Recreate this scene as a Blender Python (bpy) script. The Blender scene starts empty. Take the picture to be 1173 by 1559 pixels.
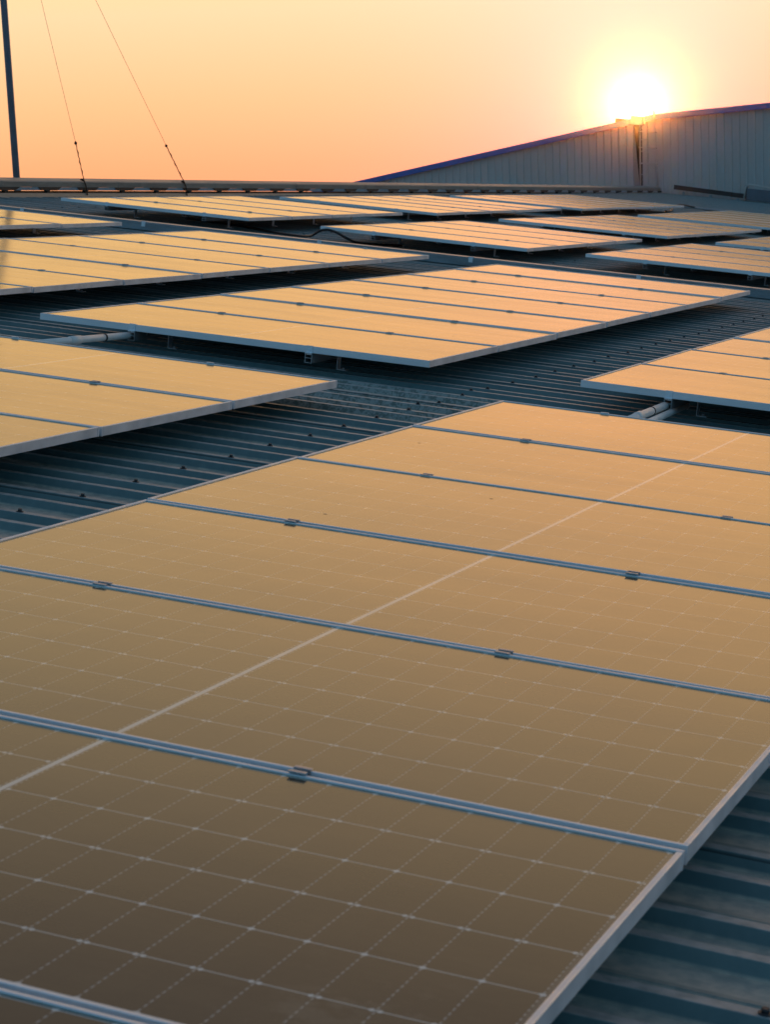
import bpy, math, random
from mathutils import Matrix, Vector
random.seed(7)
scene = bpy.context.scene
COL = scene.collection

# ------------------------------------------------------------------ frame of the roof
# u runs down the slope along the ribs, v along the ridge, w is the roof normal.
UP = Vector((-0.13824711, -0.00817256, 0.99036405)).normalized()
XA = (Vector((1, 0, 0)) - UP * UP.x).normalized()
YA = UP.cross(XA)
M3 = Matrix((XA, YA, UP))            # uvw -> world
M4 = M3.to_4x4()


def W(u, v, w):
    return M3 @ Vector((u, v, w))


# ------------------------------------------------------------------ mesh helper
class MB:
    def __init__(self):
        self.v = []
        self.f = []
        self.m = []
        self.s = []
        self.mi = 0
        self.smooth = False

    def face(self, idx):
        self.f.append(tuple(idx))
        self.m.append(self.mi)
        self.s.append(self.smooth)

    def quad(self, a, b, c, d):
        n = len(self.v)
        self.v += [tuple(a), tuple(b), tuple(c), tuple(d)]
        self.face((n, n + 1, n + 2, n + 3))

    def box(self, x0, x1, y0, y1, z0, z1):
        n = len(self.v)
        self.v += [(x0, y0, z0), (x1, y0, z0), (x1, y1, z0), (x0, y1, z0),
                   (x0, y0, z1), (x1, y0, z1), (x1, y1, z1), (x0, y1, z1)]
        for q in ((0, 3, 2, 1), (4, 5, 6, 7), (0, 1, 5, 4), (1, 2, 6, 5), (2, 3, 7, 6), (3, 0, 4, 7)):
            self.face([n + i for i in q])

    def bbox(self, x0, x1, y0, y1, z0, z1, b=.002):
        """box with small chamfers all round"""
        n = len(self.v)
        pts = []
        for sx in (0, 1):
            for sy in (0, 1):
                for sz in (0, 1):
                    X = (x0, x1)[sx]; Y = (y0, y1)[sy]; Z = (z0, z1)[sz]
                    ix = X + (b if sx == 0 else -b); iy = Y + (b if sy == 0 else -b); iz = Z + (b if sz == 0 else -b)
                    pts += [(X, iy, iz), (ix, Y, iz), (ix, iy, Z)]
        self.v += pts
        def k(sx, sy, sz, a): return n + (sx * 4 + sy * 2 + sz) * 3 + a
        F = self.face
        for s in (0, 1):
            q = [k(s, 0, 0, 0), k(s, 1, 0, 0), k(s, 1, 1, 0), k(s, 0, 1, 0)]; F(q if s else q[::-1])
            q = [k(0, s, 0, 1), k(0, s, 1, 1), k(1, s, 1, 1), k(1, s, 0, 1)]; F(q if s else q[::-1])
            q = [k(0, 0, s, 2), k(1, 0, s, 2), k(1, 1, s, 2), k(0, 1, s, 2)]; F(q if s else q[::-1])
        for a in (0, 1):
            for c in (0, 1):
                F([k(a, c, 0, 0), k(a, c, 1, 0), k(a, c, 1, 1), k(a, c, 0, 1)])
                F([k(a, 0, c, 0), k(a, 1, c, 0), k(a, 1, c, 2), k(a, 0, c, 2)])
                F([k(0, a, c, 1), k(1, a, c, 1), k(1, a, c, 2), k(0, a, c, 2)])
        for sx in (0, 1):
            for sy in (0, 1):
                for sz in (0, 1):
                    F([k(sx, sy, sz, 0), k(sx, sy, sz, 1), k(sx, sy, sz, 2)])

    def prism(self, prof, axis, a0, a1, closed=True, caps=True):
        """extrude a 2-D profile along an axis; profile gives the two other coordinates in order"""
        n = len(self.v)
        N = len(prof)
        for a in (a0, a1):
            for p, q in prof:
                c = [p, q]
                c.insert(axis, a)
                self.v.append(tuple(c))
        for i in range(N if closed else N - 1):
            j = (i + 1) % N
            self.face((n + i, n + j, n + N + j, n + N + i))
        if caps and closed:
            self.face([n + i for i in range(N)][::-1])
            self.face([n + N + i for i in range(N)])

    def tube(self, pts, r, seg=10, caps=True):
        pts = [Vector(p) for p in pts]
        rs = r if isinstance(r, (list, tuple)) else [r] * len(pts)
        n = len(self.v)
        ref = None
        old = self.smooth
        self.smooth = True
        for i, p in enumerate(pts):
            a = pts[max(0, i - 1)]
            b = pts[min(len(pts) - 1, i + 1)]
            t = (b - a).normalized()
            if ref is None:
                ref = Vector((0, 0, 1)) if abs(t.z) < .9 else Vector((1, 0, 0))
            x = (ref - t * ref.dot(t)).normalized()
            y = t.cross(x)
            ref = x
            for k in range(seg):
                an = 2 * math.pi * k / seg
                self.v.append(tuple(p + (x * math.cos(an) + y * math.sin(an)) * rs[i]))
        for i in range(len(pts) - 1):
            for k in range(seg):
                l = (k + 1) % seg
                self.face((n + i * seg + k, n + i * seg + l, n + (i + 1) * seg + l, n + (i + 1) * seg + k))
        self.smooth = old
        if caps:
            self.face([n + k for k in range(seg)][::-1])
            self.face([n + (len(pts) - 1) * seg + k for k in range(seg)])

    def mesh(self, name, mats):
        me = bpy.data.meshes.new(name)
        me.from_pydata(self.v, [], self.f)
        for m in (mats if isinstance(mats, (list, tuple)) else [mats]):
            me.materials.append(m)
        me.polygons.foreach_set('material_index', self.m)
        me.polygons.foreach_set('use_smooth', self.s)
        me.update()
        import bmesh
        bm = bmesh.new(); bm.from_mesh(me)
        bmesh.ops.recalc_face_normals(bm, faces=bm.faces)
        bm.to_mesh(me); bm.free()
        return me


def link(name, data, parent=None):
    o = bpy.data.objects.new(name, data)
    COL.objects.link(o)
    if parent is not None:
        o.parent = parent
    return o


def tag(o, label, cat, group=None):
    o['label'] = label
    o['category'] = cat
    if group:
        o['group'] = group
    return o


def thing(name, label, cat, group=None, mat=None):
    o = link(name, None)
    o.empty_display_size = .1
    o.matrix_world = mat if mat is not None else M4
    return tag(o, label, cat, group)


# ------------------------------------------------------------------ material helper
class NT:
    def __init__(self, name):
        self.mat = bpy.data.materials.new(name)
        self.mat.use_nodes = True
        self.t = self.mat.node_tree
        self.t.nodes.clear()
        self.out = self.n('ShaderNodeOutputMaterial')

    def n(self, kind, **kw):
        nd = self.t.nodes.new(kind)
        for k, v in kw.items():
            setattr(nd, k, v)
        return nd

    def set(self, sock, val):
        if isinstance(val, bpy.types.NodeSocket):
            self.t.links.new(val, sock)
        else:
            sock.default_value = val

    def math(self, op, a, b=None, c=None, clamp=False):
        nd = self.n('ShaderNodeMath', operation=op, use_clamp=clamp)
        self.set(nd.inputs[0], a)
        if b is not None: self.set(nd.inputs[1], b)
        if c is not None: self.set(nd.inputs[2], c)
        return nd.outputs[0]

    def ramp(self, x, a, b, lo=0., hi=1., smooth=True):
        nd = self.n('ShaderNodeMapRange', interpolation_type='SMOOTHSTEP' if smooth else 'LINEAR')
        self.set(nd.inputs['Value'], x)
        self.set(nd.inputs['From Min'], a); self.set(nd.inputs['From Max'], b)
        self.set(nd.inputs['To Min'], lo); self.set(nd.inputs['To Max'], hi)
        return nd.outputs['Result']

    def mix(self, f, a, b):
        nd = self.n('ShaderNodeMix', data_type='RGBA')
        self.set(nd.inputs[0], f)
        self.set(nd.inputs[6], a if isinstance(a, bpy.types.NodeSocket) else (*a, 1)[:4])
        self.set(nd.inputs[7], b if isinstance(b, bpy.types.NodeSocket) else (*b, 1)[:4])
        return nd.outputs[2]

    def obj(self, scale=(1, 1, 1), rot=(0, 0, 0)):
        tc = self.n('ShaderNodeTexCoord')
        mp = self.n('ShaderNodeMapping')
        self.t.links.new(tc.outputs['Object'], mp.inputs[0])
        mp.inputs['Scale'].default_value = scale
        mp.inputs['Rotation'].default_value = rot
        return mp.outputs[0]

    def noise(self, vec, scale, detail=3., rough=.55):
        nd = self.n('ShaderNodeTexNoise')
        self.set(nd.inputs['Vector'], vec)
        nd.inputs['Scale'].default_value = scale
        nd.inputs['Detail'].default_value = detail
        nd.inputs['Roughness'].default_value = rough
        return nd.outputs['Fac']

    def bsdf(self, col, rough=.5, metal=0., spec=.5, bump=None, bstr=.1, bdist=.01, tint=None, coat=0., coat_r=.1):
        b = self.n('ShaderNodeBsdfPrincipled')
        self.set(b.inputs['Base Color'], col if isinstance(col, bpy.types.NodeSocket) else (*col, 1)[:4])
        self.set(b.inputs['Roughness'], rough)
        self.set(b.inputs['Metallic'], metal)
        b.inputs['Specular IOR Level'].default_value = spec
        if tint:
            b.inputs['Specular Tint'].default_value = (*tint, 1)
        b.inputs['Coat Weight'].default_value = coat
        b.inputs['Coat Roughness'].default_value = coat_r
        if bump is not None:
            bp = self.n('ShaderNodeBump')
            bp.inputs['Strength'].default_value = bstr
            bp.inputs['Distance'].default_value = bdist
            self.set(bp.inputs['Height'], bump)
            self.t.links.new(bp.outputs[0], b.inputs['Normal'])
        return b

    def end(self, sh):
        self.t.links.new(sh.outputs[0] if hasattr(sh, 'outputs') else sh, self.out.inputs['Surface'])
        return self.mat


def simple(name, col, rough=.5, metal=0., var=.25, scale=6., spec=.5, bstr=.0, stretch=(1, 1, 1)):
    t = NT(name)
    v = t.obj(stretch)
    n = t.noise(v, scale, 4)
    n2 = t.noise(v, scale * 9, 2)
    f = t.math('ADD', t.math('MULTIPLY', n, .7), t.math('MULTIPLY', n2, .3))
    f = t.ramp(f, .3, .7)
    c = t.mix(f, tuple(x * (1 - var) for x in col), tuple(min(1, x * (1 + var)) for x in col))
    r = t.ramp(n, .3, .7, max(0, rough - .08), min(1, rough + .1))
    return t.end(t.bsdf(c, r, metal, spec, n2 if bstr else None, bstr, .003))


NISH = .05
HAZE_D, HAZE_G = .0002, .988
L, WD, GAP = 2.278, 1.134, .020
RP, C0 = .394, -2.936
DUST_B, DUST_F = .12, .26
ROOF_A, ROOF_B = (.115, .185, .195), (.165, .245, .25)
P = WD + GAP


# ------------------------------------------------------------------ solar glass
def mat_glass():
    t = NT('solar_glass')
    tc = t.n('ShaderNodeTexCoord')
    sp = t.n('ShaderNodeSeparateXYZ')
    t.t.links.new(tc.outputs['Object'], sp.inputs[0])
    x, y = sp.outputs[0], sp.outputs[1]
    px, py, my = .0922, .1835, .0165
    xm = t.math('ABSOLUTE', t.math('SUBTRACT', x, L / 2))
    xs = t.math('DIVIDE', t.math('SUBTRACT', xm, .010), px)
    ys = t.math('DIVIDE', t.math('SUBTRACT', y, my), py)
    fx = t.math('FRACT', xs)
    fy = t.math('FRACT', ys)
    dx = t.math('MULTIPLY', t.math('MINIMUM', fx, t.math('SUBTRACT', 1., fx)), px)
    dy = t.math('MULTIPLY', t.math('MINIMUM', fy, t.math('SUBTRACT', 1., fy)), py)
    row = t.math('ROUND', ys)
    odd = t.math('MODULO', row, 2.)
    # solid gaps between strings
    lv = t.ramp(dy, .0012, .0026, 1, 0)
    # gaps between half cells, crossed by ribbons -> dotted
    rb = t.math('ABSOLUTE', t.math('SUBTRACT', t.math('FRACT', t.math('MULTIPLY', fy, 10.)), .5))
    dots = t.ramp(rb, .2, .34, 1, .12)
    lu = t.math('MULTIPLY', t.ramp(dx, .0010, .0021, 1, 0), dots)
    # chamfer diamonds
    d0 = t.math('ADD', dx, t.math('MULTIPLY', dy, 1.25))
    single = t.math('MULTIPLY', t.ramp(d0, .006, .0105, 1, 0), t.math('SUBTRACT', 1., odd))
    d1 = t.math('ADD', t.math('ABSOLUTE', t.math('SUBTRACT', dx, .0062)), t.math('MULTIPLY', dy, 1.2))
    dbl = t.math('MULTIPLY', t.ramp(d1, .0048, .0085, 1, 0), odd)
    inx = t.math('MULTIPLY', t.math('GREATER_THAN', xs, -.02), t.math('LESS_THAN', xs, 12.06))
    iny = t.math('MULTIPLY', t.math('GREATER_THAN', ys, -.02), t.math('LESS_THAN', ys, 6.02))
    inside = t.math('MULTIPLY', inx, iny)
    mid = t.ramp(xm, .0050, .0066, 1, 0)
    g = t.math('MAXIMUM', t.math('MULTIPLY', lv, .62), t.math('MULTIPLY', lu, .42))
    g = t.math('MAXIMUM', g, t.math('MAXIMUM', single, dbl))
    g = t.math('MULTIPLY', g, inside)
    g = t.math('MAXIMUM', g, mid)
    outx = t.math('GREATER_THAN', xs, 12.03)
    g = t.math('MAXIMUM', g, t.math('MULTIPLY', outx, .12))
    # per-panel tone, fine busbars
    oi = t.n('ShaderNodeObjectInfo')
    loc = t.n('ShaderNodeVectorMath', operation='ADD')
    t.t.links.new(tc.outputs['Object'], loc.inputs[0])
    t.t.links.new(oi.outputs['Location'], loc.inputs[1])
    pv = loc.outputs[0]
    cell = t.mix(oi.outputs['Random'], (.011, .012, .017), (.019, .019, .024))
    wn = t.n('ShaderNodeTexWhiteNoise', noise_dimensions='3D')
    ci = t.n('ShaderNodeCombineXYZ')
    t.set(ci.inputs[0], t.math('FLOOR', t.math('DIVIDE', x, px))); t.set(ci.inputs[1], t.math('FLOOR', ys)); t.set(ci.inputs[2], oi.outputs['Random'])
    t.t.links.new(ci.outputs[0], wn.inputs['Vector'])
    cell = t.mix(t.math('MULTIPLY', wn.outputs['Value'], .5), cell, (.030, .026, .026))
    base = t.mix(g, cell, (.86, .84, .82))
    # dust film, streaked down the slope, and a few droppings
    mp = t.n('ShaderNodeMapping'); t.t.links.new(pv, mp.inputs[0]); mp.inputs['Scale'].default_value = (.55, 2.2, 1)
    s1 = t.noise(mp.outputs[0], 1.6, 6, .65)
    s2 = t.noise(pv, 34., 4, .6)
    vor = t.n('ShaderNodeTexVoronoi', feature='F1', voronoi_dimensions='2D'); t.t.links.new(pv, vor.inputs['Vector']); vor.inputs['Scale'].default_value = 3.1
    sep = t.n('ShaderNodeSeparateColor'); t.t.links.new(vor.outputs['Color'], sep.inputs[0])
    spot = t.math('MULTIPLY', t.ramp(vor.outputs['Distance'], .010, .026, 1, 0), t.math('GREATER_THAN', sep.outputs[0], .93))
    dust = t.math('ADD', t.ramp(s1, .3, .75, .6, 1.15), t.math('MULTIPLY', t.math('SUBTRACT', s2, .5), .25))
    edge = t.ramp(t.math('MINIMUM', y, t.math('SUBTRACT', WD, y)), .012, .05, 1.25, 1.)
    dust = t.math('MULTIPLY', dust, edge)
    base = t.mix(t.math('MULTIPLY', dust, DUST_B), base, (.30, .235, .155))
    mark = t.math('MULTIPLY', t.ramp(t.noise(pv, 1.1, 5, .7), .60, .72), t.ramp(t.noise(pv, 13., 4, .7), .45, .62))
    base = t.mix(t.math('MULTIPLY', mark, .12), base, (.55, .46, .36))
    base = t.mix(t.math('MULTIPLY', spot, .85), base, (.05, .035, .025))
    rough = t.ramp(dust, .3, 1.4, .12, .16, False)
    wob = t.noise(pv, 2.2, 2, .5)
    bp = t.n('ShaderNodeBump'); bp.inputs['Strength'].default_value = .04; bp.inputs['Distance'].default_value = .02
    t.set(bp.inputs['Height'], wob)
    di = t.n('ShaderNodeBsdfDiffuse'); t.set(di.inputs['Color'], base)
    gs = t.n('ShaderNodeBsdfAnisotropic'); gs.distribution = 'MULTI_GGX'      # brown dust film tints the mirror image
    gs.inputs['Color'].default_value = (.97, 1., .80, 1); t.set(gs.inputs['Roughness'], rough)
    fn = t.n('ShaderNodeFresnel'); fn.inputs['IOR'].default_value = 1.5
    for nd in (di, gs, fn):
        t.t.links.new(bp.outputs[0], nd.inputs['Normal'])
    b = t.n('ShaderNodeMixShader'); t.t.links.new(fn.outputs[0], b.inputs[0])
    t.t.links.new(di.outputs[0], b.inputs[1]); t.t.links.new(gs.outputs[0], b.inputs[2])
    # loose dust that catches the grazing light
    df = t.n('ShaderNodeBsdfPrincipled')
    df.inputs['Base Color'].default_value = (.42, .31, .2, 1)
    df.inputs['Roughness'].default_value = .55
    lw = t.n('ShaderNodeLayerWeight'); lw.inputs['Blend'].default_value = .5
    fac = t.math('MULTIPLY', t.math('POWER', lw.outputs['Facing'], 3.), t.math('MULTIPLY', dust, DUST_F))
    mx = t.n('ShaderNodeMixShader')
    t.set(mx.inputs[0], fac)
    t.t.links.new(b.outputs[0], mx.inputs[1]); t.t.links.new(df.outputs[0], mx.inputs[2])
    db = t.n('ShaderNodeBsdfDiffuse'); db.inputs['Color'].default_value = (.07, .05, .035, 1)      # bits of dirt stuck on the glass
    m2 = t.n('ShaderNodeMixShader')
    t.set(m2.inputs[0], t.math('MULTIPLY', spot, .9))
    t.t.links.new(mx.outputs[0], m2.inputs[1]); t.t.links.new(db.outputs[0], m2.inputs[2])
    return t.end(m2)




def mat_roof():
    t = NT('roof_sheet')
    v = t.obj()
    sp = t.n('ShaderNodeSeparateXYZ'); t.t.links.new(v, sp.inputs[0])
    st = t.obj((.35, 3.5, 1))
    n1 = t.noise(st, 1.3, 6, .65)
    n2 = t.noise(v, 26., 4, .6)
    n3 = t.noise(v, 90., 2, .5)
    fac = t.ramp(t.math('ADD', t.math('MULTIPLY', n1, .65), t.math('MULTIPLY', n2, .35)), .35, .66)
    c = t.mix(fac, ROOF_A, ROOF_B)
    # one older, speckled sheet laid between the others
    vv = sp.outputs[1]
    patch = t.math('MULTIPLY', t.math('GREATER_THAN', vv, .02), t.math('LESS_THAN', vv, 1.06))
    speck = t.ramp(t.math('ADD', t.math('MULTIPLY', n2, .6), t.math('MULTIPLY', n3, .4)), .40, .58)
    pc = t.mix(speck, (.15, .18, .16), (.36, .39, .37))
    c = t.mix(t.math('MULTIPLY', patch, .9), c, pc)
    # dirt in the pans; its pale tan also paints in the warm sky light
    z = sp.outputs[2]
    grime_skyglow = t.math('MULTIPLY', t.ramp(z, -.172, -.179, 0, 1), t.ramp(n2, .3, .7, .45, .95))
    lap = t.ramp(t.math('ABSOLUTE', t.math('SUBTRACT', t.math('FRACT', t.math('DIVIDE', t.math('ADD', sp.outputs[1], -C0 + .019), RP * 3)), .0)), .0, .0035, 1, 0)
    c = t.mix(t.math('MULTIPLY', lap, .8), c, (.02, .022, .024))
    c = t.mix(grime_skyglow, c, (.60, .52, .43))
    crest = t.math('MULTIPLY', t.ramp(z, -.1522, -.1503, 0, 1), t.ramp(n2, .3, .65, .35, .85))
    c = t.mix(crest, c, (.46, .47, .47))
    r = t.ramp(n1, .3, .7, .42, .56)
    return t.end(t.bsdf(c, r, .0, .42, t.math('ADD', n1, t.math('MULTIPLY', n2, .3)), .12, .012))



M = {}
M['glass'] = mat_glass()
M['alu'] = simple('frame_aluminium', (.84, .89, .94), .48, .64, .06, 3., stretch=(.3, 3, 3))
M['rail'] = simple('rail_aluminium', (.45, .46, .47), .42, .8, .1, 5.)
M['clamp'] = simple('clamp_aluminium', (.50, .53, .56), .45, .8, .1, 9.)
M['back'] = simple('panel_backsheet', (.03, .03, .032), .6, 0, .05)
M['roof'] = mat_roof()
M['galv'] = simple('galvanised_steel', (.30, .36, .40), .42, .55, .18, 4., stretch=(.6, 4, 4))
M['ridge'] = simple('ridge_steel', (.30, .285, .25), .5, .2, .25, 2.5, stretch=(2, .4, 2))
M['dark'] = simple('dark_bracket_steel', (.05, .045, .04), .6, .2, .3, 7.)
M['ridge_blue'] = simple('blue_ridge_sheet', (.36, .46, .54), .5, .1, .2, 4.)
M['screw'] = simple('screw_rubber', (.045, .045, .05), .55, .1, .3, 40.)
M['pvc'] = simple('pvc_conduit', (.85, .84, .81), .4, 0, .06, 14.)
M['black'] = simple('black_rubber', (.012, .012, .013), .5, 0, .3, 20.)
M['mast'] = simple('mast_steel', (.11, .16, .21), .5, .25, .15, 6.)
M['wire'] = simple('guy_wire_steel', (.62, .42, .26), .5, .6, .2, 12.)
M['wire_dark'] = simple('turnbuckle_steel', (.03, .02, .015), .6, .3, .2, 12.)
M['wall'] = simple('wall_cladding', (.60, .54, .51), .6, .0, .05, .8, stretch=(1, 1, .4))
M['trim'] = simple('blue_trim', (.003, .13, .45), .45, 0, .12, 2.)
M['recess'] = simple('dark_recess', (.06, .04, .03), .8, 0, .2, 3.)
M['brown'] = simple('brown_beam_paint', (.055, .035, .032), .6, 0, .2, 3.)
M['ladder'] = simple('ladder_steel', (.62, .56, .52), .5, .4, .1, 8.)
M['hood'] = simple('hood_panel', (.14, .16, .19), .5, .2, .15, 4.)
M['soil'] = simple('ground_soil', (.10, .085, .065), .95, 0, .4, .05)

# ------------------------------------------------------------------ roof
TOP, PAN = -.150, -.180
RIDGE_U, EAVE_U, V0, V1 = -12.2, 9., -14., 46.


def rib_profile(v0, v1):
    pts = []
    k0 = int(math.floor((v0 - C0) / RP)) - 1
    k1 = int(math.ceil((v1 - C0) / RP)) + 1
    unit = [(-.030, PAN), (-.015, TOP), (.015, TOP), (.030, PAN),
            (.088, PAN), (.092, PAN + .005), (.106, PAN + .005), (.110, PAN),
            (.209, PAN), (.224, TOP), (.254, TOP), (.269, PAN)]
    for k in range(k0, k1):
        for a, z in unit:
            q = C0 + k * RP + a
            if v0 <= q <= v1:
                pts.append((q, z))
    return [(v0, PAN)] + pts + [(v1, PAN)]


roof = MB()
prof = rib_profile(V0, V1)
us = [RIDGE_U, -9.2, -6.2, -3.2, -.2, 2.8, 5.8, EAVE_U]
n = len(prof)
for u in us:
    for q, z in prof:
        roof.v.append((u, q, z))
for i in range(len(us) - 1):
    for j in range(n - 1):
        roof.face((i * n + j, i * n + j + 1, (i + 1) * n + j + 1, (i + 1) * n + j))
# far slope beyond the ridge, falling the other way
sl = math.tan(math.radians(16))
b0 = len(roof.v)
for u in (RIDGE_U - .001, RIDGE_U - 14):
    for q, z in prof:
        roof.v.append((u, q, z - (RIDGE_U - u) * sl))
for j in range(n - 1):
    roof.face((b0 + j, b0 + n + j, b0 + n + j + 1, b0 + j + 1))
roof_o = link('roof', roof.mesh('roof', M['roof']))
roof_o.matrix_world = M4
roof_o['kind'] = 'structure'
roof_o['label'] = 'blue grey ribbed metal roof under the solar arrays'

# roofing screws in rows across the ribs
sc = MB()
sc.tube([(0, 0, 0), (0, 0, .0025)], .012, 10)
sc.tube([(0, 0, .0025), (0, 0, .0105)], .007, 6)
sc_me = sc.mesh('roofing_screw', M['screw'])
spots = []
for k in range(-4, 31):
    spots.append((-1.70 + random.uniform(-.012, .012), C0 + RP * k))
for k in (7.6, 8.1, 9.6):
    spots.append((-1.745, C0 + RP * round(k) + .239))
for k in range(-11, -5):
    spots.append((1.30, C0 + RP * k))
for k in range(27, 60):
    if not (11.8 < C0 + RP * k < 16.5 and False):
        spots.append((-4.72, C0 + RP * k) if k % 2 else (-7.72, C0 + RP * k))
for k in range(34, 52):
    spots.append((-10.75, C0 + RP * k))
for u, q in spots[:100]:
    o = link('roofing_screw', sc_me, roof_o)
    o.location = (u, q, TOP)

# ------------------------------------------------------------------ solar panels
fr = MB()
H, LIP, T = .035, .012, .0022
# long bars run through, short bars butt between them; each bar is an inward facing C section
YL = .0095
for s in (0, 1):
    sec = [(0, -H + .001), (0, -.0004), (.0008, .0008), (YL - .0014, .0008), (YL, -.0006), (YL, -H + .001), (YL - .001, -H), (.001, -H)]
    if s:
        sec = [(WD - a, z) for a, z in sec][::-1]
    fr.prism(sec, 0, 0, L)
for x0, x1 in ((0, LIP), (L - LIP, L)):
    fr.bbox(x0 + .0004, x1 - .0004, LIP + .0003, WD - LIP - .0003, -H + .0006, .0004, .0009)
    fr.box(x0 + .004, x0 + .0052, LIP + .002, WD - LIP - .002, -.001, .0010)
fr_me = fr.mesh('panel_frame', M['alu'])
gl = MB()
gl.box(LIP, L - LIP, .0096, WD - .0096, -.0070, -.0032)
gl_me = gl.mesh('panel_glass', M['glass'])
bk = MB()
bk.box(LIP, L - LIP, LIP, WD - LIP, -.010, -.0080)
bk.box(L / 2 - .06, L / 2 + .06, WD - .16, WD - .06, -.028, -.0112)
bk_me = bk.mesh('panel_backsheet', M['back'])

ORD = ['nearest', 'second', 'third', 'fourth', 'fifth', 'sixth', 'seventh']
ARR = [  # key, u0, v near, first row, rows, pose(du,dv,dz,dz/dv,dz/du,rot), centre v, description, rail offsets
    ('fg', -1.139, -8.078, 7, (-.0426, -.0115, -.0064, -.0005, .005, -.0047), -3., 'the large foreground array', (.485, 1.55)),
    ('cl', -4.2538, -3.462, 3, (-.0064, .0113, -.0127, -.0035, -.0003, .002), -3., 'the left-edge array beside the foreground one', (.55, 1.62)),
    ('dr', -1.139, 1.0578, 5, (.0426, -.006, -.0024, .0002, 0, -.0041), 5.2, 'the right-edge array with two white conduits', (.455, 1.56)),
    ('bm', -4.2538, 1.0578, 7, (.0233, .024, -.0058, .0013, .0023, .0053), 5.2, 'the central array with one white conduit', (.57, 1.61)),
    ('el', -7.1488, 1.0578, 7, (-.0217, -.0218, .0078, .0006, .0016, -.0019), 5.2, 'the long array left behind the central one', (.6, 1.66)),
    ('kl', -10.2904, 5.674, 3, (.0061, .0038, .0031, .0002, .0001, -.0001), 5.2, 'the array cut off by the left edge under the mast', (.6, 1.66)),
    ('fb', -10.2904, 11.8693, 4, (.0494, .0193, .02, .0009, .0001, -.0001), 14.3, 'the back left array below the guy wires', (.57, 1.75)),
    ('hc', -7.1488, 11.8693, 4, (.0323, -.0295, .0076, -.0009, -.0027, .0019), 14.3, 'the array touched by the looped black cable', (.6, 1.7)),
    ('jr', -4.2538, 11.8693, 4, (.0195, .0103, .0117, -.001, -.0002, .0018), 14.3, 'the right-edge array just behind the cable tray', (.62, 1.68)),
    ('gb', -10.2904, 17.9887, 5, (-.0389, -.0191, .0015, .0013, -.0006, .0034), 20., 'the middle of three arrays along the ridge', (.57, 1.7)),
    ('ir', -7.1488, 17.9887, 5, (-.0412, .0287, -.0048, -.0015, -.0017, -.0041), 20., 'the glowing array right of centre behind the tray', (.6, 1.7)),
    ('or', -4.2538, 17.9887, 3, (-.0363, -.0096, -.012, .0004, .0002, -.0004), 20., 'the small right-edge corner array in the distance', (.6, 1.7)),
    ('mb', -10.2904, 24.8068, 6, (-.0167, -.0072, .0009, 0, -.0006, -.0001), 27., 'the farthest ridge array near the ladder', (.57, 1.7)),
    ('nb', -7.1488, 24.8068, 6, (.0306, .0072, -.0083, .0003, .0002, .0004), 27., 'the far dim array below the brown beam', (.6, 1.7)),
]


def pose_mat(u0, vn, pose, cv):
    """array coordinates (x from the left edge, y from the near edge) -> uvw"""
    du, dv, dz, ax, ay, rz = pose
    cu = u0 + L / 2
    o = Vector((u0 + du - rz * (vn - cv), vn + dv + rz * (u0 - cu), dz + ax * (vn - cv) + ay * (u0 - cu)))
    ex = Vector((1, rz, ay)).normalized()
    ey = Vector((-rz, 1, ax))
    ey = (ey - ex * ey.dot(ex)).normalized()
    ez = ex.cross(ey)
    m = Matrix((ex, ey, ez)).transposed().to_4x4()
    m.translation = o
    return m


proto = None
END = MB()      # end clamp: foot on the rail, upright tab, small lip over the frame
END.bbox(-.018, .018, -.004, -.0008, -.044, .0042, .0006)
END.bbox(-.018, .018, -.0006, .0095, .0012, .0042, .0005)
END.bbox(-.018, .018, -.022, -.0042, -.0355, -.0318, .0006)
END.tube([(0, -.0042, -.018), (0, -.0085, -.018)], .0065, 6)
end_me = END.mesh('end_clamp', M['alu'])
MID = MB()
MID.bbox(-.018, .018, -.0105, -.0012, .0012, .0042, .0008)
MID.bbox(-.018, .018, .0012 + GAP - .0004, .0105 + GAP, .0012, .0042, .0008)
MID.bbox(-.018, .018, -.0010, .0022, -.020, .0040, .0005)
MID.bbox(-.018, .018, GAP - .0022, GAP + .0008, -.020, .0040, .0005)
MID.box(-.018, .018, .0024, GAP - .0024, -.020, -.016)
MID.tube([(0, GAP / 2, -.016), (0, GAP / 2, -.004)], .0062, 6)
mid_me = MID.mesh('mid_clamp', M['clamp'])
FT = MB()
FT.bbox(.021, .026, -.025, .025, TOP + .0035, -.050, .0008)
FT.bbox(.0262, .075, -.025, .025, TOP + .0030, TOP + .0085, .0008)
FT.tube([(.020, 0, -.066), (.034, 0, -.066)], .007, 6)
FT.tube([(.052, 0, TOP + .0085), (.052, 0, TOP + .017)], .008, 6)
ft_me = FT.mesh('mounting_foot', M['alu'])


def rail_mesh(length):
    """two-chamber extrusion, its open end seen from the front"""
    m = MB()
    z1, z0, h, t = -.0362, -.0862, .020, .003
    y0, y1 = -.012, length
    m.box(-h, -h + t, y0, y1, z0, z1)
    m.box(h - t, h, y0, y1, z0, z1)
    m.box(-h + t + .0002, h - t - .0002, y0, y1, z0, z0 + t)
    m.box(-h + t + .0002, h - t - .0002, y0, y1, (z0 + z1) / 2, (z0 + z1) / 2 + t)
    m.box(-h + t + .0002, -.006, y0, y1, z1 - t, z1 - .0004)
    m.box(.006, h - t - .0002, y0, y1, z1 - t, z1 - .0004)
    return m.mesh('rail', M['rail'])


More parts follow.
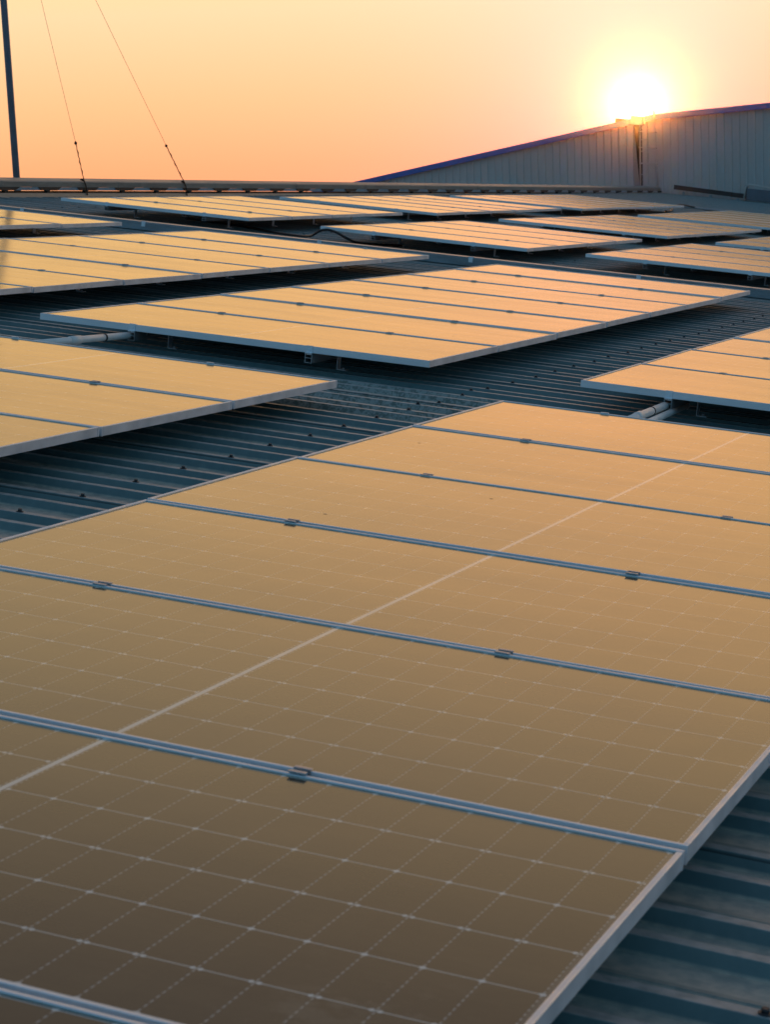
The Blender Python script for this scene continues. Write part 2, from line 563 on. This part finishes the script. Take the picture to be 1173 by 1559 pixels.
for key, u0, vn, rows, pose, cv, desc, rails in ARR:
    mat = pose_mat(u0, vn, pose, cv)
    for r in range(rows):
        m = M4 @ mat @ Matrix.Translation((random.uniform(-.0015, .0015), r * P, random.uniform(-.0012, .0012)))
        m = m @ Matrix.Rotation(random.uniform(-.003, .003), 4, 'X') @ Matrix.Rotation(random.uniform(-.0012, .0012), 4, 'Y')
        which = ORD[r] if r < rows - 1 else 'farthest'
        if rows == 7 and key == 'fg':
            which = ['bottom-corner', 'front', 'second', 'third', 'fourth', 'fifth', 'farthest'][r]
            lab = f'dusty solar panel with visible cell grid, {which} one of {desc}'
            if r > 3:
                lab = f'tan dusty solar panel, {which} one of {desc}'
        else:
            lab = f'solar panel, {which} one in {desc}'
        if proto is None:
            o = thing('solar_panel', lab, 'solar panel', f'solar panels of {desc}', m)
            link('frame', fr_me, o)
            g = link('glass_sheet', gl_me, o)
            link('backsheet', bk_me, o)
            proto = o
        else:
            o = proto.copy()
            COL.objects.link(o)
            o.matrix_world = m
            tag(o, lab, 'solar panel', f'solar panels of {desc}')
            for ch in proto.children:
                c = ch.copy()
                COL.objects.link(c)
                c.parent = o
    length = rows * P - GAP + .012
    rme = rail_mesh(length)
    for i, ru in enumerate(rails):
        mm = M4 @ mat @ Matrix.Translation((ru, 0, 0))
        side = ('left', 'right')[i]
        o = thing('mounting_rail', f'{side} aluminium rail clamping {desc}', 'mounting rail', f'rails under {desc}', mm)
        link('rail', rme, o)
        for r in range(rows - 1):
            c = link('mid_clamp', mid_me, o)
            c.location = (random.uniform(-.012, .012), (r + 1) * P - GAP, 0)
        c = link('end_clamp', end_me, o)
        c = link('end_clamp', end_me, o)
        c.location = (0, rows * P - GAP, 0)
        c.rotation_euler = (0, 0, math.pi)
        # feet sit on the rib crests
        y = .52
        while y < length:
            vv = vn + y
            k = round((vv - C0) / RP)
            c = link('mounting_foot', ft_me, o)
            c.location = (.05 * (1 if i == 0 else .4), C0 + k * RP - vn - pose[1], -pose[2])
            y += 1.18

# ------------------------------------------------------------------ cable tray, conduits and cables
TV, TW, TT = 10.60, .15, -.068
tr = MB()
zb = TOP + .002
tr.prism([(TV, zb), (TV + TW, zb), (TV + TW, TT), (TV, TT)], 0, -12.0, 8.5)
tray = thing('cable_tray', 'long galvanised cable tray running across the roof behind the central array', 'cable tray')
link('tray', tr.mesh('tray', M['galv']), tray)
lid = MB()
u = -12.0
while u < 8.5:
    e = min(u + 2.43, 8.5)
    lid.prism([(TV - .006, TT - .016), (TV - .0035, TT - .016), (TV - .0035, TT + .0006), (TV + TW + .0035, TT + .0006),
               (TV + TW + .0035, TT - .016), (TV + TW + .006, TT - .016), (TV + TW + .006, TT + .004), (TV - .006, TT + .004)], 0, u, e - .006)
    u = e
link('lid', lid.mesh('lid', M['galv']), tray)
cl = MB()
cl.bbox(-.022, .022, TV - .012, TV - .0065, TT - .045, TT + .010, .001)
cl.bbox(-.022, .022, TV - .012, TV + .03, TT + .0045, TT + .0085, .001)
cl_me = cl.mesh('lid_clip', M['alu'])
for u in (-9.96, -8.54, -6.59, -5.0, -3.33, -2.05):
    c = link('lid_clip', cl_me, tray)
    c.location.x = u


def conduit(label, pts, r, coup):
    o = thing('conduit', label, 'conduit', 'white conduits crossing between arrays')
    m = MB(); m.tube(pts, r, 14)
    link('pipe', m.mesh('pipe', M['pvc']), o)
    a, b = Vector(pts[0]), Vector(pts[-1])
    d = (b - a).normalized()
    c = a + (b - a) * coup
    m = MB(); m.tube([c - d * .045, c - d * .043, c + d * .043, c + d * .045], [r, r + .0035, r + .0035, r], 14)
    link('coupling', m.mesh('coupling', M['pvc']), o)
    m = MB()
    e = a + (b - a) * (coup + .2)
    m.tube([e, e + d * .012], r + .0022, 14)
    link('strap', m.mesh('strap', M['black']), o)


conduit('single white conduit bridging from the central array to the left-edge array', [(-3.80, -.03, -.078), (-3.635, 1.22, -.072)], .0185, .50)
conduit('thick white conduit, left of the pair under the right-edge array', [(-.665, -.03, -.078), (-.672, 1.20, -.074)], .0195, .45)
conduit('thin white conduit, right of the pair under the right-edge array', [(-.615, -.03, -.104), (-.648, 1.42, -.104)], .0165, .15)


def cable(label, pts, r, grp=None):
    # smooth the control points
    P_ = [Vector(p) for p in pts]
    out = []
    for i in range(len(P_) - 1):
        p0 = P_[max(0, i - 1)]; p1 = P_[i]; p2 = P_[i + 1]; p3 = P_[min(len(P_) - 1, i + 2)]
        for k in range(6):
            t = k / 6
            out.append(.5 * ((2 * p1) + (p2 - p0) * t + (2 * p0 - 5 * p1 + 4 * p2 - p3) * t * t + (3 * p1 - p0 - 3 * p2 + p3) * t ** 3))
    out.append(P_[-1])
    m = MB(); m.tube(out, r, 10)
    o = link('cable', m.mesh('cable', M['black']))
    o.matrix_world = M4
    tag(o, label, 'cable', grp)


cz = TOP + .016
cable('black cable rising in a loop before the array behind the tray',
      [(-9.3, 13.1, cz), (-8.9, 12.95, cz), (-8.42, 12.75, cz), (-7.86, 12.30, cz), (-7.55, 12.13, -.132), (-7.36, 12.0, -.122), (-7.21, 11.82, -.102),
       (-7.138, 11.73, -.078), (-7.056, 11.70, -.030), (-6.972, 11.70, -.011), (-6.89, 11.70, -.024), (-6.836, 11.72, -.047),
       (-6.775, 11.78, -.085), (-6.7, 12.0, cz), (-6.4, 12.4, cz)], .0135)
cable('short black cable arched on the roof beyond the farthest ridge array',
      [(-8.35, 31.6, cz), (-8.45, 32.5, cz), (-8.60, 33.1, -.08), (-8.55, 33.6, -.045), (-8.3, 34.0, -.09), (-8.0, 34.2, cz), (-7.4, 34.5, cz)], .016)
o = thing('conduit', 'pale conduit on the bare roof beside the small arched cable', 'conduit', 'white conduits crossing between arrays')
m = MB(); m.tube([(-8.62, 33.9, -.09), (-7.7, 34.05, -.10), (-6.2, 34.2, -.118)], .024, 10)
link('pipe', m.mesh('pipe', M['galv']), o)

# ------------------------------------------------------------------ ridge ventilator
rv = thing('ridge_ventilator', 'raised metal ridge ventilator on dark brackets along the roof ridge', 'ridge ventilator')
rv.matrix_world = M4 @ Matrix.Translation((RIDGE_U, 13.85, 0)) @ Matrix.Rotation(-.0022, 4, 'X')
base = MB()
base.prism([(.16, TOP - .02), (.13, TOP + .045), (-.20, TOP + .045), (-.30, TOP - .05)], 1, -6., 32.0)
link('base_flashing', base.mesh('base_flashing', M['ridge']), rv)
cap = MB()
y = -6.
while y < 32.:
    e = min(y + 2.95, 32.)
    cap.prism([(.12, -.030), (.123, .034), (.095, .046), (-.20, .052), (-.48, .036), (-.482, -.058), (-.478, -.058), (-.475, .030),
               (-.20, .046), (.093, .040), (.1185, .030), (.117, -.030)], 1, y, e - .004)
    cap.prism([(.117, -.032), (.126, -.032), (.1262, .036), (.096, .0485), (.09, .0425), (.118, .031)], 1, e - .06, e - .03)
    y = e
link('ridge_cap', cap.mesh('ridge_cap', M['ridge']), rv)
lv = MB()
lv.prism([(.100, -.072), (.104, -.072), (.112, -.032), (.108, -.032)], 1, -6., 32.)
link('louvre', lv.mesh('louvre', M['ridge_blue']), rv)
br = MB()
br.prism([(-.29, -.031), (.29, -.031), (.19, -.072), (-.19, -.072)], 0, .02, .121)
br.box(.058, .105, -.035, .035, TOP + .0455, -.0725)
br.prism([(-.05, TOP + .0455), (.05, TOP + .0455), (.05, TOP + .053), (-.05, TOP + .053)], 0, .054, .112)
br_me = br.mesh('bracket', M['dark'])
for k in range(-5, 33):
    c = link('bracket', br_me, rv)
    c.location.y = k * 1.0 - .01 + random.uniform(-.02, .02)

# ------------------------------------------------------------------ mast and guy wires
mast = thing('antenna_mast', 'tall dark steel mast standing behind the ridge at the left edge', 'mast')
m = MB()
dirm = Vector((0, -.552, 2.2232)).normalized()
b = Vector((-13., 15.578, -.007))
foot = b - dirm * .62
top = b + dirm * 5.2
m.tube([foot, b, top], [.046, .045, .040], 16)
link('pole', m.mesh('pole', M['mast']), mast)
m = MB()
m.tube([foot - dirm * .04, foot + dirm * .01], .13, 16)
link('base_plate', m.mesh('base_plate', M['dark']), mast)
tip = b + dirm * 5.0
m = MB()
m.tube([tip - dirm * .03, tip + dirm * .03], .055, 16)
link('collar', m.mesh('collar', M['dark']), mast)


def guy(label, a, buckle):
    o = thing('guy_wire', label, 'guy wire', 'guy wires holding the mast')
    a, k = Vector(a), Vector(buckle)
    d = (k - a)
    end = a + d.normalized() * 7.0
    # the wire meets the mast collar
    pts = [k + (tip - k) * (i / 14) - Vector((0, 0, .05 * math.sin(math.pi * i / 14) * .2)) for i in range(15)]
    m = MB(); m.tube(pts, .0028, 6)
    link('wire', m.mesh('wire', M['wire']), o)
    m = MB()
    prev = a
    seg = []
    for i in range(13):
        q = a + d * (i / 12) + Vector((0, (.006 if i % 2 else -.006), 0))
        seg.append(q)
    m.tube(seg, [.006 + .0035 * (i % 3 == 0) for i in range(13)], 6)
    link('turnbuckle', m.mesh('turnbuckle', M['wire_dark']), o)
    m = MB()
    m.tube([k - d.normalized() * .028, k, k + d.normalized() * .028], [.006, .021, .006], 8)
    link('clamp', m.mesh('clamp', M['wire_dark']), o)
    m = MB()
    m.tube([a + Vector((.012, .092, -.185)), a + Vector((.012, .035, -.06)), a], .0085, 6)
    m.tube([a, a + Vector((-.01, -.06, .014))], .014, 6)
    link('anchor_hook', m.mesh('anchor_hook', M['wire_dark']), o)


guy('left guy wire running from the ridge up to the mast', (-12.07, 15.681, .053), (-12.075, 15.419, .523))
guy('right guy wire slanting far from the ridge up to the mast', (-12.07, 18.569, .036), (-12.075, 17.947, .535))

# ------------------------------------------------------------------ warehouse with gable wall
wh = thing('warehouse', 'grey ribbed warehouse gable with blue roof edge in front of the sun', 'warehouse')
WV = 46.03
LEAN = -.125
KN = [(-27., -2.6), (-20.77, -.71), (-16.34, .63), (-13.02, 1.64), (-12.44, 1.80), (-9.56, 2.31), (-3., 3.45), (8., 5.35)]


def topw(u):
    for (a, b), (c, d) in zip(KN, KN[1:]):
        if a <= u <= c:
            return b + (d - b) * (u - a) / (c - a)
    return KN[0][1] if u < KN[0][0] else KN[-1][1]


def ribwall(ua, ub, wbot, cutl=None, cutr=None):
    """vertical ribbed cladding; each rib leans with true vertical"""
    m = MB()
    xs = []
    u = ua
    while u < ub:
        for a, d in ((0, 0), (.105, 0), (.122, -.045), (.168, -.045), (.185, 0)):
            xs.append((u + a, d))
        u += .2
    xs.append((u, 0))
    idx = []
    for x, d in xs:
        # foot position x at w=0, solve for the top
        w = 0.
        for _ in range(12):
            uu = x + LEAN * w
            w = topw(uu) - .012
        lo = (x + LEAN * wbot, WV + d, wbot)
        hi = (x + LEAN * w, WV + d, w)
        idx.append((lo, hi))
    if cutr:       # straight slanting end
        (bu, bw), (tu, tw) = cutr
        def lim(p):
            e = bu + (tu - bu) * (p[2] - bw) / (tw - bw)
            return (min(p[0], e), p[1], p[2])
        idx = [(lim(a), lim(b)) for a, b in idx]
    if cutl:
        (bu, bw), (tu, tw) = cutl
        def lim2(p):
            e = bu + (tu - bu) * (p[2] - bw) / (tw - bw)
            return (max(p[0], e), p[1], p[2])
        idx = [(lim2(a), lim2(b)) for a, b in idx]
    for (a, b), (c, d) in zip(idx, idx[1:]):
        if abs(a[0] - c[0]) + abs(b[0] - d[0]) > 1e-5:
            m.quad(a, c, d, b)
    return m


link('wall', ribwall(-26.8, -12.4, -6., cutr=((-12.66, -.06), (-13.0, 1.5))).mesh('wall', M['wall']), wh)
link('wall', ribwall(-12.79 + .165, 7., -6., cutl=((-12.62, -.06), (-12.79, 1.51))).mesh('wall', M['wall']), wh)
rc = MB()
rc.box(-13.6, -12.2, WV + .35, WV + .40, -3., topw(-12.9) - .05)
link('recess', rc.mesh('recess', M['recess']), wh)
tm = MB()
for (a, b), (c, d) in zip(KN, KN[1:]):
    y0, y1 = WV - .16, WV - .05
    q = [(a, b - .135), (c, d - .135), (c, d), (a, b)]
    n0 = len(tm.v)
    for yy in (y0, y1):
        for uu, ww in q:
            tm.v.append((uu, yy, ww))
    for f in ((0, 1, 2, 3), (7, 6, 5, 4), (3, 2, 6, 7), (1, 0, 4, 5)):
        tm.face([n0 + i for i in f])
link('roof_trim', tm.mesh('roof_trim', M['trim']), wh)
rf = MB()
for (a, b), (c, d) in zip(KN, KN[1:]):
    n0 = len(rf.v)
    for yy in (WV - .12, WV + 28.):
        for uu, ww, o_ in ((a, b, -.02), (c, d, -.02), (c, d, .012), (a, b, .012)):
            rf.v.append((uu, yy, ww + o_))
    for f in ((0, 1, 2, 3), (7, 6, 5, 4), (3, 2, 6, 7), (1, 0, 4, 5)):
        rf.face([n0 + i for i in f])
link('roof', rf.mesh('warehouse_roof', M['trim']), wh)

# ladder with cage and platform rail
la = thing('access_ladder', 'caged steel access ladder fixed to the warehouse wall below the sun', 'ladder')
for s, (bu, tu, tw) in enumerate(((-12.60, -12.80, 1.62), (-12.14, -12.46, 1.88))):
    m = MB(); m.tube([(bu, WV - .20, -.12), (tu, WV - .20, tw)], .022, 8)
    link('stile', m.mesh('stile', M['ladder']), la)
rg = MB(); rg.tube([(-.225, 0, 0), (.225, 0, 0)], .008, 8)
rg_me = rg.mesh('rung', M['ladder'])
for i in range(6):
    w = -.02 + i * .29
    c = link('rung', rg_me, la)
    c.location = (-12.37 - .14 * w, WV - .20, w)
hp = MB()
hp.tube([(.23 * math.cos(a), -.36 * math.sin(a), 0) for a in [math.pi * i / 12 for i in range(13)]], .011, 6)
hp_me = hp.mesh('cage_hoop', M['ladder'])
for w in (.55, .95, 1.35):
    c = link('cage_hoop', hp_me, la)
    c.location = (-12.37 - .14 * w, WV - .20, w)
m = MB()
m.tube([(-12.66, WV - .2, 1.86), (-12.47, WV - .2, 1.89), (-12.455, WV - .2, 1.66)], .018, 8)
link('handrail', m.mesh('handrail', M['ladder']), la)
m = MB()
m.bbox(-13.02, -12.69, WV - .34, WV - .165, 1.50, 1.72, .006)
link('platform_box', m.mesh('platform_box', M['ladder']), la)

# brown beam lying against the wall foot
bm_ = thing('steel_beam', 'dark brown steel beam resting along the foot of the warehouse wall', 'beam')
m = MB()
def beam(u0, w0, u1, w1):
    y0, y1 = WV - .55, WV - .38
    n0 = len(m.v)
    for uu, ww in ((u0, w0), (u1, w1)):
        for yy, o_ in ((y0, -.055), (y0, .055), (y1, .055), (y1, -.055)):
            m.v.append((uu, yy, ww + o_))
    for f in ((0, 1, 5, 4), (1, 2, 6, 5), (2, 3, 7, 6), (3, 0, 4, 7), (0, 3, 2, 1), (4, 5, 6, 7)):
        m.face([n0 + i for i in f])
beam(-11.65, .032, -10.16, -.018)
beam(-10.15, -.020, -7.4, -.075)
link('beam', m.mesh('beam', M['brown']), bm_)
m = MB()
m.box(-.03, .03, WV - .50, WV - .43, TOP - .03, -.02)
sp_me = m.mesh('beam_support', M['galv'])
for u in (-11.4, -10.7, -10.0, -9.3):
    c = link('beam_support', sp_me, bm_)
    c.location = (u, 0, -.03 - (u + 11.65) * .035)

# framed hood at the right edge
hd = thing('vent_hood', 'small grey tube-framed hood at the wall foot, cut by the right edge', 'vent hood')
m = MB()
m.tube([(-9.80, WV - .7, -.14), (-9.78, WV - .7, .22), (-9.70, WV - .7, .275), (-8.9, WV - .7, .20), (-8.83, WV - .7, .13), (-8.83, WV - .7, -.18)], .022, 8)
link('frame', m.mesh('hood_frame', M['ladder']), hd)
m = MB()
m.bbox(-9.74, -8.87, WV - .73, WV - .60, -.12, .17, .01)
link('panel', m.mesh('hood_panel', M['hood']), hd)
pp = thing('drain_pipe', 'thin dark drain pipe on the wall left of the small hood', 'pipe')
m = MB(); m.tube([(-9.86, WV - .1, -.14), (-9.90, WV - .1, .24)], .025, 8)
link('pipe', m.mesh('drain_pipe', M['dark']), pp)

# ground far below the building
g = MB()
g.quad((-3000, -3000, 0), (3000, -3000, 0), (3000, 3000, 0), (-3000, 3000, 0))
go = link('ground', g.mesh('ground', M['soil']))
go.location.z = -9.
go['kind'] = 'structure'

# ------------------------------------------------------------------ haze volume added to spread the sun's glow over the wall
HZ = MB()
HZ.box(-60, 45, -30, 110, -10., 14.)
hm = bpy.data.materials.new('sun_glow_haze')
hm.use_nodes = True
hm.node_tree.nodes.clear()
ho = hm.node_tree.nodes.new('ShaderNodeOutputMaterial')
hv = hm.node_tree.nodes.new('ShaderNodeVolumePrincipled')
hv.inputs['Color'].default_value = (.96, .70, .46, 1)
hv.inputs['Density'].default_value = HAZE_D
hv.inputs['Anisotropy'].default_value = HAZE_G
hm.node_tree.links.new(hv.outputs[0], ho.inputs['Volume'])
hz = link('haze', HZ.mesh('haze', hm))
hz['kind'] = 'stuff'

# ------------------------------------------------------------------ sun and sky
SD = (M3 @ Vector((-.25752165, .96617415, .01378822))).normalized()
sun_el = math.asin(SD.z)
sun = bpy.data.lights.new('sun', 'SUN')
sun.energy = .5
sun.color = (1., .44, .13)
sun.angle = math.radians(.53)
so = link('sun', sun)
so.rotation_euler = SD.to_track_quat('Z', 'Y').to_euler()

world = bpy.data.worlds.new('World')
scene.world = world
world.use_nodes = True
nt = world.node_tree
nt.nodes.clear()
t = NT.__new__(NT)
t.t = nt
out = nt.nodes.new('ShaderNodeOutputWorld')
sky = nt.nodes.new('ShaderNodeTexSky')
sky.sky_type = 'NISHITA'
sky.sun_disc = False
sky.sun_elevation = sun_el
sky.sun_rotation = math.atan2(SD.x, SD.y)
sky.air_density = 2.
sky.dust_density = .2
sky.ozone_density = 3.
bg1 = nt.nodes.new('ShaderNodeBackground')
nt.links.new(sky.outputs[0], bg1.inputs[0])
bg1.inputs[1].default_value = NISH

tc = nt.nodes.new('ShaderNodeTexCoord')
nrm = nt.nodes.new('ShaderNodeVectorMath'); nrm.operation = 'NORMALIZE'
nt.links.new(tc.outputs['Generated'], nrm.inputs[0])
sep = nt.nodes.new('ShaderNodeSeparateXYZ')
nt.links.new(nrm.outputs[0], sep.inputs[0])
dt = nt.nodes.new('ShaderNodeVectorMath'); dt.operation = 'DOT_PRODUCT'
nt.links.new(nrm.outputs[0], dt.inputs[0]); dt.inputs[1].default_value = SD
ang = t.math('MULTIPLY', t.math('ARCCOSINE', t.math('MINIMUM', dt.outputs['Value'], 1.)), 180 / math.pi)
elev = t.math('MULTIPLY', t.math('ARCSINE', sep.outputs[2]), 180 / math.pi)
# horizontal bearing from the sun, -1 .. 1
hs = Vector((SD.x, SD.y, 0)).normalized()
hd_ = nt.nodes.new('ShaderNodeVectorMath'); hd_.operation = 'DOT_PRODUCT'
fl = nt.nodes.new('ShaderNodeCombineXYZ')
nt.links.new(sep.outputs[0], fl.inputs[0]); nt.links.new(sep.outputs[1], fl.inputs[1])
fln = nt.nodes.new('ShaderNodeVectorMath'); fln.operation = 'NORMALIZE'
nt.links.new(fl.outputs[0], fln.inputs[0])
nt.links.new(fln.outputs[0], hd_.inputs[0]); hd_.inputs[1].default_value = hs


def cramp(stops, x, lo, hi):
    mr = t.ramp(x, lo, hi, 0., 1., False)
    r = nt.nodes.new('ShaderNodeValToRGB')
    nt.links.new(mr, r.inputs[0])
    r.color_ramp.interpolation = 'B_SPLINE' if False else 'LINEAR'
    els = r.color_ramp.elements
    for i, (p, c) in enumerate(stops):
        e = els[i] if i < 2 else els.new((p - lo) / (hi - lo))
        e.position = (p - lo) / (hi - lo)
        e.color = (*c, 1)
    return r.outputs[0]


FRONT = [(-10, (.5, .22, .12)), (90, (.11, .13, .16)), (-1, (.86, .33, .17)), (1.2, (.93, .435, .20)), (3, (.96, .56, .28)), (5.3, (.97, .70, .41)),
         (8, (1.42, .78, .30)), (12, (1.34, .80, .40)), (18, (.87, .605, .37)), (25, (.375, .262, .21)), (40, (.17, .17, .185))]
BACK = [(-10, (.07, .11, .15)), (90, (.11, .13, .16)), (0, (.085, .26, .40)), (22, (.075, .25, .41)), (45, (.08, .16, .26))]
front = cramp(FRONT, elev, -10, 90)
back = cramp(BACK, elev, -10, 90)
fm = t.ramp(hd_.outputs['Value'], -.05, .96)
col = t.mix(fm, back, front)
# bright aureole and the sun itself
def expf(s, amp):
    return t.math('MULTIPLY', t.math('EXPONENT', t.math('DIVIDE', ang, -s)), amp)
halo = nt.nodes.new('ShaderNodeVectorMath'); halo.operation = 'SCALE'
halo.inputs[0].default_value = (1., .10, .13); t.set(halo.inputs['Scale'], expf(6., .95))
core = nt.nodes.new('ShaderNodeVectorMath'); core.operation = 'SCALE'
core.inputs[0].default_value = (1., .76, .66); t.set(core.inputs['Scale'], expf(.22, 7.))
ad = nt.nodes.new('ShaderNodeVectorMath'); ad.operation = 'ADD'
nt.links.new(halo.outputs[0], ad.inputs[0]); nt.links.new(core.outputs[0], ad.inputs[1])
ad2 = nt.nodes.new('ShaderNodeVectorMath'); ad2.operation = 'ADD'
nt.links.new(ad.outputs[0], ad2.inputs[0]); nt.links.new(col, ad2.inputs[1])
bg2 = nt.nodes.new('ShaderNodeBackground')
veil = nt.nodes.new('ShaderNodeVectorMath'); veil.operation = 'SCALE'
veil.inputs[0].default_value = (.4, .12, 1.); t.set(veil.inputs['Scale'], expf(2.6, .36))
ad3 = nt.nodes.new('ShaderNodeVectorMath'); ad3.operation = 'ADD'
nt.links.new(ad2.outputs[0], ad3.inputs[0]); nt.links.new(veil.outputs[0], ad3.inputs[1])
nt.links.new(ad3.outputs[0], bg2.inputs[0]); bg2.inputs[1].default_value = 1.
add = nt.nodes.new('ShaderNodeAddShader')
nt.links.new(bg1.outputs[0], add.inputs[0]); nt.links.new(bg2.outputs[0], add.inputs[1])
nt.links.new(add.outputs[0], out.inputs['Surface'])

# ------------------------------------------------------------------ camera
R = Matrix(((.927912, .363089, .084527), (.142523, -.135995, -.980404), (-.344479, .921776, -.177940)))
Cc = Vector((1.82687086, -9.42811182, 1.20943982))
rt, dn, fw = (M3 @ R[0]).normalized(), (M3 @ R[1]).normalized(), (M3 @ R[2]).normalized()
cam = bpy.data.cameras.new('camera')
cam.sensor_fit = 'VERTICAL'
cam.sensor_height = 36.
cam.sensor_width = 27.1
cam.lens = 3332.095 / 1559 * 36.
cam.clip_start = .05
cam.clip_end = 8000
cam.dof.use_dof = True
cam.dof.focus_distance = 10.5
cam.dof.aperture_fstop = 13.
co = link('camera', cam)
mw = Matrix((rt, -dn, -fw)).transposed().to_4x4()
mw.translation = M3 @ Cc
co.matrix_world = mw
scene.camera = co

scene.view_settings.view_transform = 'Standard'
scene.view_settings.look = 'None'
scene.view_settings.exposure = 0.
scene.view_settings.gamma = 1.
scene.cycles.max_bounces = 8
scene.cycles.use_denoising = True
